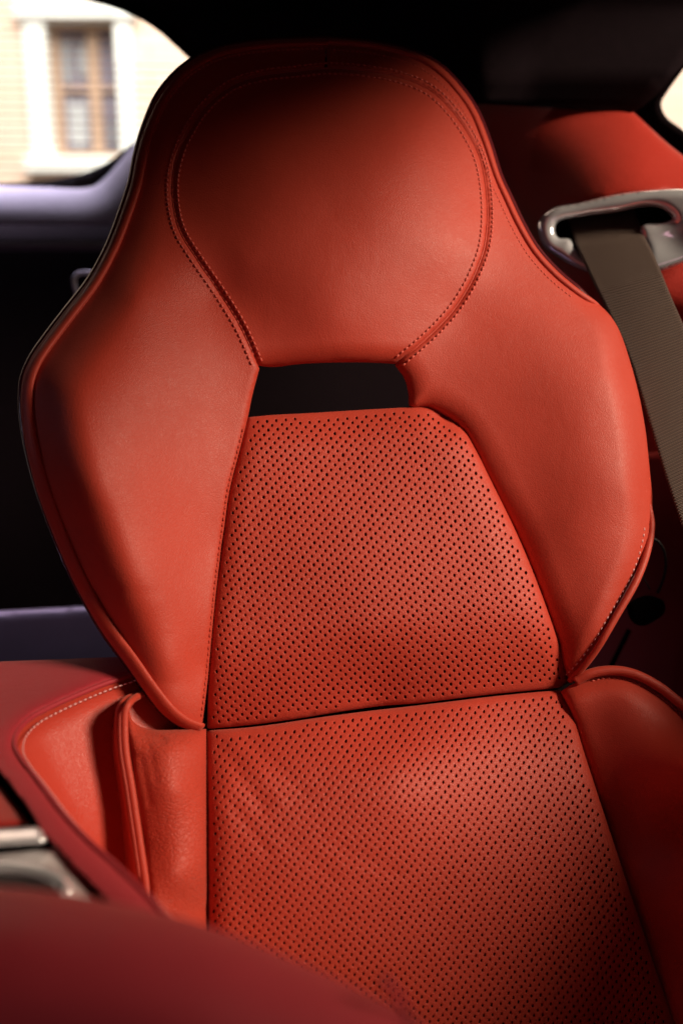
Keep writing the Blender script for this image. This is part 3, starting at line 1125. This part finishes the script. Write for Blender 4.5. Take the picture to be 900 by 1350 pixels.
TRIM_F = TPS([(560, 100, 1.40), (560, 500, 1.40), (640, 300, 1.315), (700, 120, 1.275), (700, 250, 1.245), (700, 400, 1.235), (790, 120, 1.235), (790, 190, 1.185), (790, 270, 1.140), (790, 370, 1.130),
              (850, 150, 1.200), (850, 210, 1.150), (850, 290, 1.110), (905, 205, 1.165), (905, 265, 1.105), (900, 400, 1.090), (960, 250, 1.13), (1040, 310, 1.08), (1040, 500, 1.04), (560, 720, 1.40), (1040, 720, 1.04)], lam=0.002)


def trim_depth(p):
    q = np.clip((p[:, 1] - 390) / 140, 0, 1)
    return TRIM_F(p) + 0.13 * q * q * (3 - 2 * q)


g_hole = G_OUT[::2].mean(0) + (G_OUT[::2] - G_OUT.mean(0)) * 0.86
qt = panel('quarter_trim', TRIM, trim_depth, M_TRIM, None, step=8.0, skirt=0.03, holes=[g_hole], loc=tuple(P(800, 500, 1.2)))
tag(qt, 'red leather quarter trim behind the chrome belt guide', 'trim panel')
md = qt.modifiers.new('soften', 'SMOOTH'); md.factor = 0.5; md.iterations = 10

# door pillar lower down, in shadow
DP = smooth([(760, 640), (960, 600), (1080, 700), (1080, 1300), (900, 1250), (760, 1000)], closed=True, step=14)
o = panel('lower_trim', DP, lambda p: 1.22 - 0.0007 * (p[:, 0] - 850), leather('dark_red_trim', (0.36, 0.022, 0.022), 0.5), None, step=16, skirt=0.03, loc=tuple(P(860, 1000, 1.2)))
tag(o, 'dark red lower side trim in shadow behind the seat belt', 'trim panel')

# black clip on a loop of wire
clip = thing('wire_clip', 'black plastic clip with a thin wire loop hanging beside the seat', 'clip', tuple(P(850, 810, 1.05)))
CL = smooth([(826, 798), (838, 789), (851, 785), (864, 787), (875, 794), (875, 808), (863, 818), (848, 825), (834, 821)], closed=True, step=3)
panel('clip_body', CL, lambda p: 1.045 - (8.0 - roll(dist_line(p, CL, True), 12.0, 8.0)) / 1000, M_BLACK, clip, step=4, skirt=0.02)
wl = smooth([(866, 782), (874, 762), (877, 740), (873, 722), (864, 712), (850, 708)], step=3)
tube('wire_loop', P(wl[:, 0], wl[:, 1], np.full(len(wl), 1.04)), 0.0016, M_WIRE, clip, 8)
wl = smooth([(843, 756), (850, 766), (856, 777)], step=3)
tube('wire_end', P(wl[:, 0], wl[:, 1], np.full(len(wl), 1.035)), 0.0008, M_WIRE, clip, 6)
# seam strip down the lower trim
wl = smooth([(829, 830), (815, 858), (803, 882), (790, 910)], step=4)
o = tube('trim_cord', P(wl[:, 0], wl[:, 1], np.full(len(wl), 1.17)), 0.003, M_BLACK, None, 8, loc=tuple(P(803, 882, 1.17)))
tag(o, 'thin black edging cord below the clip on the dark red trim', 'edging')

# quarter window
QF_OUT = smooth([(830, 120), (856, 112), (878, 84), (900, 52), (940, 0), (1060, -80), (1130, 60), (1080, 330), (1000, 320), (930, 275), (870, 240), (825, 190), (815, 150)], closed=True, step=6)
QF_IN = smooth([(871, 136), (880, 120), (900, 92), (925, 62), (960, 25), (1050, -25), (1090, 80), (1050, 250), (985, 228), (930, 192), (895, 168), (876, 152)], closed=True, step=6)
qw = thing('quarter_window', 'small side quarter window with black suede frame above the red trim', 'car window', tuple(P(900, 180, 1.15)))


def qf_depth(p):
    d = 1.30 - 0.0008 * (p[:, 0] - 860)
    return d - (10 - roll(dist_line(p, QF_IN, True), 10, 8) ) / 1000.0


panel('window_frame', QF_OUT, qf_depth, M_ROOF, qw, step=5, skirt=0.02, inset=0.5, holes=[QF_IN])


def pane_material():
    m = bpy.data.materials.new('clear_car_glass')
    m.use_nodes = True
    nt = m.node_tree
    nt.nodes.remove(nt.nodes['Principled BSDF'])
    out = nt.nodes['Material Output']
    t = N(nt, 'ShaderNodeBsdfTransparent')
    g = N(nt, 'ShaderNodeBsdfGlossy'); g.inputs['Roughness'].default_value = 0.02
    nz = N(nt, 'ShaderNodeTexNoise', Scale=8.0)
    mr = N(nt, 'ShaderNodeMapRange'); mr.inputs[3].default_value = 0.02; mr.inputs[4].default_value = 0.04
    nt.links.new(nz.outputs['Fac'], mr.inputs[0])
    t.inputs[0].default_value = (0.95, 0.97, 0.96, 1)
    mx = N(nt, 'ShaderNodeMixShader')
    nt.links.new(mr.outputs[0], mx.inputs[0])
    nt.links.new(t.outputs[0], mx.inputs[1]); nt.links.new(g.outputs[0], mx.inputs[2])
    nt.links.new(mx.outputs[0], out.inputs['Surface'])
    return m


M_PANE = pane_material()
gp = QF_IN.mean(0) + (QF_IN - QF_IN.mean(0)) * 1.04
panel('glass', gp, lambda p: 1.312 - 0.0008 * (p[:, 0] - 860), M_PANE, qw, step=30, skirt=0.004, inset=0.1)

# ------------------------------------------------------------------ roof lining
RE = smooth([(-120, -70), (20, -30), (90, -14), (140, -2), (175, 11), (208, 30), (236, 54), (262, 79), (290, 110), (330, 160), (400, 190), (520, 190), (610, 160), (628, 137)], step=7)
RR = smooth([(628, 137), (720, 142), (800, 147), (832, 148), (862, 128), (888, 98), (912, 70), (950, 18), (1040, -70), (1150, -200)], step=7)
ROOFP = join_lines(RE, RR, resample(np.array([(1150, -200), (1150, -260), (-120, -260), (-120, -70)], float), 40))


def roof_depth(p):
    x, y = p[:, 0], p[:, 1]
    d = np.interp(y, [-1300, -700, -300, 0, 100, 200], [0.30, .52, 0.95, 1.40, 1.46, 1.52])
    d = d - (0.25 * np.clip((x - 500) / 130, 0, 1) + 0.05 * np.clip((x - 700) / 200, 0, 2)) * np.clip((y + 300) / 400, 0, 1)
    d = d + np.where(x < 300, 0.12 * np.clip((300 - x) / 200, 0, 1), 0)
    return d


o = panel('roof_lining', ROOFP, roof_depth, M_ROOF, None, step=16, skirt=0.02, loc=(0, 1.0, 1.5))
tag(o, kind='structure')
# the roof carries on forward over the near seats; its right edge is the rail above the door
RP = np.array([(-1.5, -1.0), (0.375 + 0.268 * 2.1, -1.0), (0.375 + 0.268 * .5, 0.6), (0.375, 1.1), (0.375 - 0.268 * .27, 1.37), (-1.5, 1.37)])
V = [(x, y, z) for z in (1.30, 1.335) for x, y in RP]
k = len(RP)
o = mesh_obj('roof_panel', V, [tuple(range(k)), tuple(range(2 * k - 1, k - 1, -1))] + [(i, i + k, (i + 1) % k + k, (i + 1) % k) for i in range(k)], M_ROOF, None, smooth_shade=False, loc=(0, 0, 1.365))
tag(o, kind='structure')
# unseen slab added ahead of the door window to shade the near seat
shade_line = [(0.37 + 0.268 * (1.1 - y), y) for y in (-1.0, 0.19)]
V = [(x + dx, y, z) for dx in (0, 0.05) for x, y in shade_line for z in (0.2, 1.299)]
o = mesh_obj('added_shade_wall', V, [(0, 1, 3, 2), (4, 6, 7, 5), (0, 4, 5, 1), (2, 3, 7, 6), (0, 2, 6, 4), (1, 5, 7, 3)], M_ROOF, None, smooth_shade=False, loc=(0.7, 0, 0.2))
tag(o, kind='structure')
sill = [(0.435 + 0.268 * (1.1 - y), y) for y in (0.2, 1.05)]  # unseen door sill, put in to shade the lower cushion
V = [(x + dx, y, z) for dx in (0, 0.06) for x, y in sill for z in (0.1, 0.85)]
o = mesh_obj('door_sill_wall', V, [(0, 1, 3, 2), (4, 6, 7, 5), (0, 4, 5, 1), (2, 3, 7, 6), (0, 2, 6, 4), (1, 5, 7, 3)], M_TRIM, None, smooth_shade=False, loc=(0.6, 0.6, 0.1))
tag(o, kind='structure')
bead = offset_line(RE[(RE[:, 0] > -80) & (RE[:, 1] < 100)], 3.0)

# ------------------------------------------------------------------ rear window: frame bar, dark border, glass with heating wires
rw = thing('rear_window', 'rear car window with fine heating wires and grey suede lower frame', 'car window', tuple(P(60, 240, 1.8)))
BAR = join_lines(smooth([(-140, 243), (-40, 244), (60, 247), (112, 248), (128, 243), (140, 233), (152, 220), (166, 203), (190, 172), (215, 150)], step=5),
                 resample(np.array([(215, 150), (240, 300)], float), 6), smooth([(240, 300), (120, 297), (0, 296), (-140, 293)], step=6), resample(np.array([(-140, 293), (-140, 243)], float), 6))


def bar_depth(p):
    top = BAR[:int(np.argmax(BAR[:, 0] > 214))]
    h = 26 - roll(dist_line(p, top), 44.0, 40.0)
    return 1.72 - h / 1000.0


panel('frame_bar', BAR, bar_depth, M_SUEDE, rw, step=5, skirt=0.05)
FR = join_lines(smooth([(-140, 244), (-40, 242), (30, 240), (70, 237), (104, 230), (132, 219), (152, 207), (172, 190)], step=5), np.array([(205, 200), (160, 262), (-140, 262)], float))
panel('dark_border', FR, lambda p: np.full(len(p), 1.775), M_BLACK, rw, step=9, skirt=0.004)
GL = np.array([(-200, -90), (150, -40), (320, 100), (330, 250), (-200, 262)], float)
panel('glass', resample(GL, 25), lambda p: np.full(len(p), 1.80), M_PANE, rw, step=40, skirt=0.004, inset=0.1)
V, F = [], []
for k in range(24):
    y = -30 + k * 11.3
    ln = np.array([(-180, y - 2), (0, y), (150, y + 2), (318, y + 5)], float)
    ln = ln[(ln[:, 0] < 200) | (y > 80)]
    v, f = tube_data(P(ln[:, 0], ln[:, 1], np.full(len(ln), 1.793)), 0.0008, 5)
    F += [tuple(i + len(V) for i in ff) for ff in f]
    V += list(v)
mesh_obj('heating_wire', V, F, plain('heater_wire_brown', (0.30, 0.16, 0.10), 0.6), rw)
# bead along the lining above the glass
tube('edge_bead', P(bead[:, 0], bead[:, 1], roof_depth(bead) - 0.004), 0.006, M_BLACK, rw, 8)

# ------------------------------------------------------------------ dark rear of the cabin
BK = resample(np.array([(-260, 285), (760, 285), (760, 1000), (-260, 1000)], float), 40)
o = panel('rear_bulkhead', BK, lambda p: np.full(len(p), 1.84), M_ROOF, None, step=60, skirt=0.03, loc=tuple(P(200, 900, 1.84)))
tag(o, 'black fabric rear bulkhead under the rear window', 'bulkhead')
LG = resample(np.array([(-160, 317), (60, 316), (190, 318), (190, 332), (60, 330), (-160, 331)], float), 7)
o = panel('parcel_shelf_edge', LG, lambda p: 1.70 - (5 - roll(dist_line(p, LG, True), 7, 5)) / 1000, plain('dull_brown_plastic', (0.055, 0.035, 0.042), 0.55), None, step=6, skirt=0.06, loc=tuple(P(60, 325, 1.7)))
tag(o, 'dull brown parcel shelf edge under the grey rear window frame', 'shelf')
hk = smooth([(112, 402), (104, 392), (99, 378), (98, 367), (104, 361), (114, 360), (124, 361)], step=3)
o = tube('coat_hook', P(hk[:, 0], hk[:, 1], np.full(len(hk), 1.45)), 0.0036, M_SUEDE, None, 8, loc=tuple(P(100, 375, 1.45)))
tag(o, 'small grey curved hook half hidden by the left side of the seat', 'hook')
SI = join_lines(smooth([(-160, 816), (-40, 808), (60, 802), (130, 798), (260, 790)], step=5), smooth([(260, 860), (160, 874), (60, 881), (-40, 888), (-160, 897)], step=6))
S_TOP = SI[:int(np.argmax(SI[:, 0] > 258))]
o = panel('luggage_sill', SI, lambda p: 1.22 - (14 - roll(dist_line(p, S_TOP), 14, 14)) / 1000, M_SILL, None, step=5, skirt=0.25, inset=0.5, loc=tuple(P(60, 850, 1.22)))
tag(o, 'blue grey metal luggage sill behind the red console', 'sill')

# ------------------------------------------------------------------ centre console
ZC = 0.65
cons = thing('centre_console', 'red leather centre console with stitched edge and metal cup holder', 'console', tuple(P(60, 1150, flat_depth(np.array(60.), np.array(1150.), 0.40))))
EDGE = smooth([(210, 876), (168, 893), (138, 903), (108, 915), (66, 934), (38, 950), (22, 968), (19, 985), (27, 1002), (46, 1027), (80, 1072), (112, 1107), (148, 1140), (182, 1172), (214, 1206), (260, 1256), (330, 1330)], step=4)


def cons_depth(z=ZC):
    return lambda p: flat_depth(p[:, 0], p[:, 1], z)


TOPL = join_lines(EDGE, np.array([(330, 1400), (200, 1400), (190, 1260), (165, 1215), (133, 1178), (100, 1145), (57, 1098), (33, 1060), (0, 1018), (-60, 955), (-200, 900), (-200, 880), (0, 872), (160, 866), (210, 862)], float))
TOPL = resample(np.vstack([TOPL, TOPL[:1]]), 5, True)


def top_depth(p):
    return flat_depth(p[:, 0], p[:, 1], ZC) + roll(dist_line(p, EDGE), 26.0, 13.0) / 1000.0


top = panel('top_pad', TOPL, top_depth, M_CONS, cons, step=5, skirt=0.05)
# inner wall from the stitched edge down into the gap beside the seat
V, F = [], []
n = len(EDGE)
EC = P(EDGE[:, 0], EDGE[:, 1], top_depth(EDGE))
J = 14
wall_dir = np.array([0.060, -0.020, -0.28])
for i in range(n):
    for j in range(J + 1):
        t = j / J
        bulge = 0.012 * math.sin(math.pi * min(1, t * 1.6)) if t < .625 else 0
        q = EC[i] + wall_dir * t + np.array([0.030, -0.02, 0.0]) * math.sin(t * math.pi / 2) * 0.7 + np.array([bulge, -bulge, 0.002 * math.sin(math.pi * min(1, t * 8))])
        V.append(q)
for i in range(n - 1):
    for j in range(J):
        F.append((i * (J + 1) + j, (i + 1) * (J + 1) + j, (i + 1) * (J + 1) + j + 1, i * (J + 1) + j + 1))
wall = mesh_obj('inner_wall', V, F, leather('red_console_wall', (0.48, 0.045, 0.026), 0.40), cons)
md = wall.modifiers.new('thickness', 'SOLIDIFY'); md.thickness = 0.004; md.offset = -1
stl = resample(offset_line(EDGE[:int(len(EDGE) * .62)], -8.0), 2.0)
side = inside(stl[len(stl) // 2:len(stl) // 2 + 1], TOPL)[0]
tube('piping', EC + np.array([0, 0, 0.0010]), 0.0024, M_CONS, top, 10)
d_st = np.array([EC[:, 0], EC[:, 1], EC[:, 2]]).T + np.array([0.0075, -0.0035, -0.0015])
stitches('stitching', resample(d_st[:int(len(d_st) * .78)], 0.002), 0.0050, 0.0036, 0.0007, M_THREAD_PALE, wall)
ridge = offset_line(EDGE, 30.0)
if not inside(ridge[60:61], TOPL)[0]:
    ridge = offset_line(EDGE, -30.0)
ridge = ridge[(ridge[:, 1] > 1040)]

# dark groove, red lid panel, metal tray lid and cup holder
GRV = resample(np.array([(-60, 955), (0, 1018), (33, 1060), (57, 1098), (100, 1145), (133, 1178), (165, 1215), (150, 1240), (-200, 1400), (-200, 900)], float), 8, True)
panel('recess', GRV, cons_depth(ZC - 0.022), M_BLACK, cons, step=14, skirt=0.01)
LID = resample(np.array([(-120, 920), (-60, 968), (-8, 1024), (22, 1062), (42, 1089), (-120, 1096)], float), 5, True)
panel('lid_panel', LID, lambda p: flat_depth(p[:, 0], p[:, 1], ZC - 0.006) + roll(dist_line(p, LID, True), 8, 4) / 1000, leather('red_lid_leather', (0.40, 0.030, 0.024), 0.4), cons, step=5, skirt=0.015)
BARM = resample(np.array([(-120, 1099), (48, 1089), (55, 1093), (61, 1104), (62, 1109), (55, 1112), (-120, 1124)], float), 3, True)
panel('tray_lid', BARM, lambda p: flat_depth(p[:, 0], p[:, 1], ZC + 0.004) + roll(dist_line(p, BARM, True), 7, 5) / 1000, M_CHROME, cons, step=3, skirt=0.012, inset=0.3)
PL = resample(np.array([(-160, 1142), (30, 1122), (76, 1117), (84, 1124), (100, 1146), (128, 1186), (150, 1225), (150, 1300), (-160, 1300)], float), 4, True)
CUP = np.array([(-4 + 92 * math.cos(t), 1181 + 34 * math.sin(t)) for t in np.linspace(0, 2 * math.pi, 61)[:-1]])


def plate_depth(p):
    z = flat_depth(p[:, 0], p[:, 1], ZC - 0.004)
    return z + roll(dist_line(p, PL, True), 8, 5) / 1000 - 0.004 * np.exp(-((dist_line(p, CUP, True) - 8) / 6.0) ** 2)


plate = panel('cup_holder_plate', PL, plate_depth, M_ALU, cons, step=4, skirt=0.012, inset=0.3, holes=[CUP])
rows = []
cc = P(CUP[:, 0], CUP[:, 1], plate_depth(CUP))
ctr = cc.mean(0)
for dz, s in ((0, 1), (-.004, .97), (-.03, .95), (-.05, .94)):
    rows.append(ctr + (cc - ctr) * np.array([s, s, 1]) + np.array([0, 0, dz]))
n = len(CUP)
F = [(r * n + i, r * n + (i + 1) % n, (r + 1) * n + (i + 1) % n, (r + 1) * n + i) for r in range(3) for i in range(n)] + [tuple(range(3 * n, 4 * n))]
tube('cup_ring', np.concatenate([cc, cc[:2]]) + np.array([0, 0, 0.001]), 0.0042, M_CHROME, plate, 8)
mesh_obj('cup_well', np.concatenate(rows), F, M_ALU, plate)

# ------------------------------------------------------------------ the near seat's bolster, out of focus
NEAR = join_lines(smooth([(-200, 1152), (-60, 1166), (40, 1172), (120, 1184), (200, 1200), (290, 1226), (380, 1262), (460, 1298), (530, 1334), (590, 1374), (650, 1430), (690, 1500)], step=8),
                  resample(np.array([(690, 1500), (690, 1700), (-200, 1700), (-200, 1152)], float), 14))
N_TOP = NEAR[:int(np.argmax(NEAR[:, 1] > 1495))]


def near_depth(p):
    x, y = p[:, 0], p[:, 1]
    d = 0.40 - 0.00006 * (y - 1200) - 0.00002 * (x - 300)
    h = 60 - roll(dist_line(p, N_TOP), 170.0, 60.0)
    return d + 0.03 - h / 1000.0


near = thing('driver_seat', 'blurred red leather bolster of the near seat at the bottom edge', 'car seat', tuple(P(200, 1700, 0.42)))
nb = panel('seat_bolster', NEAR, near_depth, M_NEAR, near, step=9, skirt=0.10, inset=2)
sl = smooth([(505, 1290), (530, 1322), (548, 1360), (560, 1400)], step=6)
tube('seam_bead', P(sl[:, 0], sl[:, 1], near_depth(sl) + 0.0002), 0.0018, M_NEAR, nb, 8)

# ------------------------------------------------------------------ floor of the cabin
o = mesh_obj('cabin_floor', [(-1.3, -0.9, .02), (1.0, -0.9, .02), (1.0, 2.2, .02), (-1.3, 2.2, .02)], [(0, 1, 2, 3)], M_BLACK, loc=(0, 0, 0))
tag(o, kind='structure')
